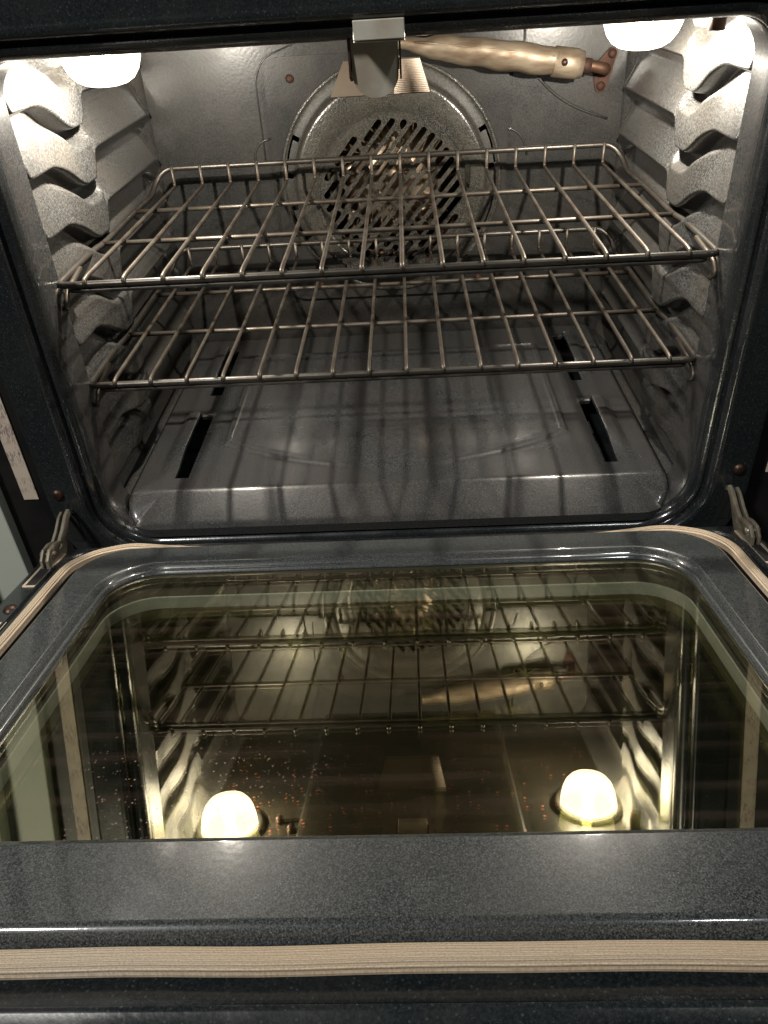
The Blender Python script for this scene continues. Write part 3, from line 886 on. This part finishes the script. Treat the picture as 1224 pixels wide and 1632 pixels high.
# ------------------------------------------------------------------ the lowered door
TH = math.radians(12.14)
door_rings = [
    # x half width, v back, v front, radius, w
    (0.3330, -0.004, 0.520, 0.010, -0.050),
    (0.3330, -0.004, 0.520, 0.010, -0.004),
    (0.3310, -0.002, 0.518, 0.012, 0.0000),
    (0.3280, 0.001, 0.480, 0.016, 0.0006),
    (0.3130, 0.0025, 0.466, 0.040, 0.0006),
    (0.3120, 0.003, 0.464, 0.040, 0.0026),
    (0.3105, 0.0034, 0.462, 0.040, 0.0026),
    (0.3095, 0.0037, 0.4605, 0.040, 0.0000),
    (0.3080, 0.0042, 0.456, 0.046, 0.0000),
    (0.3050, 0.0050, 0.453, 0.046, 0.0036),
    (0.3020, 0.0055, 0.450, 0.046, 0.0036),
    (0.3000, 0.0060, 0.447, 0.046, -0.0010),
    (0.2850, 0.0150, 0.421, 0.048, -0.0010),
    (0.2832, 0.0160, 0.4185, 0.048, 0.0040),
    (0.2820, 0.0170, 0.4165, 0.047, 0.0070),
    (0.2795, 0.0195, 0.4130, 0.045, 0.0084),
    (0.2530, 0.0480, 0.3690, 0.045, 0.0086),
    (0.2515, 0.0500, 0.3676, 0.046, 0.0081),
    (0.2495, 0.0525, 0.3666, 0.045, 0.0062),
    (0.2478, 0.0540, 0.3645, 0.044, 0.0040),
    (0.2462, 0.0555, 0.3630, 0.043, 0.0041),
    (0.2444, 0.0575, 0.3612, 0.042, 0.0030),
    (0.2434, 0.0586, 0.3604, 0.041, 0.0004),
]
rings = []
for hx, v0, v1, r, w in door_rings:
    rings.append([(x, -v, w) for x, v in rrect(-hx, hx, v0, v1, r, 12)])
door = link('oven_door', fix_normals(loft('oven_door', rings)), M_door, oven)
door.data.materials.append(M_face)
for i, p_ in enumerate(door.data.polygons): p_.material_index = 1 if i < 12*52 else 0
auto_smooth(door, 50); wn(door)
door.location = (0, -0.05, -0.0383)
door.rotation_euler = (-TH, 0, 0)
# gasket
gp = rrect(-0.2925, 0.2925, 0.0125, 0.4325, 0.056, 16)
pts = []
for i in range(len(gp)):
    a, b = gp[i], gp[(i+1) % len(gp)]
    n_ = max(1, int(math.hypot(b[0]-a[0], b[1]-a[1])/0.02))
    for k in range(n_): pts.append((a[0]+(b[0]-a[0])*k/n_, -(a[1]+(b[1]-a[1])*k/n_)))
gk = []
for i, (x, y) in enumerate(pts):
    wob = 0.0006*math.sin(i*0.9)*math.sin(i*0.23)
    # towards the hinge side the braid thins out and dips behind the panel
    q = (1-ss(0.175, 0.262, abs(x)))*(1 if y > -0.2 else 0)
    gk.append((x, y+wob+0.004*q, 0.0062+0.0005*math.sin(i*0.41)-0.0095*q))
gasket = link('door_gasket', tube('door_gasket', gk, 0.007, 20, closed=True, flat=[(0.0048+0.0014*ss(0.34, 0.42, -y_), 0.0050) for (x_, y_, w_) in gk], up=(0, 0, 1)), M_gasket, door)
# window tunnel, spacer, panes
def ring_loft(name, spec, mat, parent, ang=50):
    o = link(name, fix_normals(loft(name, [[(x, -v, w) for x, v in rrect(-hx, hx, v0, v1, r, 12)] for hx, v0, v1, r, w in spec])), mat, parent)
    return auto_smooth(o, ang)
win = ring_loft('window_liner', [(0.2434, 0.0586, 0.3604, 0.041, 0.0000), (0.2436, 0.0584, 0.3606, 0.041, -0.0108), (0.2400, 0.0810, 0.352, 0.040, -0.0110)], M_liner, door)
ring_loft('spacer_bead', [(0.2402, 0.0800, 0.3522, 0.040, -0.0108), (0.2400, 0.0805, 0.352, 0.040, -0.0096), (0.2388, 0.0825, 0.351, 0.039, -0.0096), (0.2384, 0.0830, 0.350, 0.039, -0.0112), (0.2384, 0.0830, 0.350, 0.039, -0.0200)], M_bead, door)
def pane(name, hx, v0, v1, r, w, th, mat):
    o = link(name, fix_normals(loft(name, [[(x, -v, w-th) for x, v in rrect(-hx, hx, v0, v1, r, 8)], [(x, -v, w) for x, v in rrect(-hx, hx, v0, v1, r, 8)]], True, True)), mat, door, smooth=False)
    return o
pane('inner_glass_pane', 0.2432, 0.0588, 0.3602, 0.041, 0.0, 0.0028, M_glassA)
pane('outer_glass_pane', 0.2382, 0.0832, 0.3498, 0.039, -0.0198, 0.0028, M_glassB)
link('dark_backing', box('dark_backing', -0.262, 0.262, -0.385, -0.045, -0.046, -0.042), M_black, door, smooth=False)  # black sheet added so the space under the panes reads dark
# hinges, cut-out rims, screws and sticker on the door edge
def arm(s):
    # outline in (y, z) of the door frame, hooked up to the slot of the face
    pts = [(-0.042, -0.002), (-0.042, 0.009), (-0.034, 0.017), (-0.022, 0.018), (-0.012, 0.016), (-0.002, 0.022), (0.010, 0.032), (0.018, 0.035),
           (0.026, 0.031), (0.026, 0.027), (0.019, 0.029), (0.012, 0.024), (0.004, 0.012), (-0.006, -0.002)]
    o = link('hinge_arm', plate_holes('hinge_arm', [pts, [(-0.033+0.0028*math.cos(q*math.pi/4), 0.010+0.003*math.sin(q*math.pi/4)) for q in range(8)], [(-0.018, 0.007), (-0.008, 0.009), (-0.007, 0.013), (-0.017, 0.012)]], 0.0022, lambda y, z, h: (s*0.315+h*1.0, y, z), 0.0006), M_hinge, door)
    auto_smooth(o)
    o2 = link('hinge_arm', plate_holes('hinge_arm', [[(y*0.96, z*0.94) for y, z in pts]], 0.0018, lambda y, z, h: (s*0.3215+h, y, z), 0.0004), M_hinge, door)
    auto_smooth(o2)
    link('hinge_pin', tube('hinge_pin', [(s*0.3120, -0.030, 0.010), (s*0.3250, -0.030, 0.010)], 0.0032, 12), M_hinge, door)
    fr = plate_holes('hinge_cutout_rim', [rrect(-0.0068, 0.0068, -0.036, 0.030, 0.002, 3), rrect(-0.0048, 0.0048, -0.033, 0.027, 0.001, 3)], 0.0008, lambda x, y, h: (s*0.318+x, y-0.040, 0.0012+h))
    link('hinge_cutout_rim', fr, M_tan, door, smooth=False)
    link('cutout_dark_plate', box('cutout_dark_plate', s*0.318-0.0047, s*0.318+0.0047, -0.0725, -0.0135, 0.0005, 0.0010), M_black, door, smooth=False)  # black plate on the surface, paints the dark of the cut-out
    link('door_screw', lathe('door_screw', [(0, 0.0036), (0.003, 0.0032), (0.0052, 0.0018), (0.0062, 0.0)], (s*0.3165, -0.113, 0.0009), 18), M_screw, door)
for s in (-1, 1): arm(s)
link('door_sticker', box('door_sticker', -0.3235, -0.3095, -0.210, -0.134, 0.0010, 0.0014), M_label, door, smooth=False)

# ------------------------------------------------------------------ surroundings
cab = empty('kitchen_cabinet', (-0.45, 0, -0.6))
tag(cab, 'pale grey green cabinet front beside the oven at the left edge', 'cabinet')
link('cabinet_side', box('cabinet_side', 0.018, 0.061, -0.010, 0.5, 0, 1.3, 0.0015), M_cab, cab, smooth=False)
link('cabinet_door', box('cabinet_door', -0.30, 0.013, -0.030, -0.010, 0.0, 1.3, 0.003), M_cab, cab, smooth=False)
fl = link('floor', mesh('floor', [(-3, -3, -0.85), (3, -3, -0.85), (3, 3, -0.85), (-3, 3, -0.85)], [(0, 1, 2, 3)]), M_floor, smooth=False)
tag(fl, kind='structure')
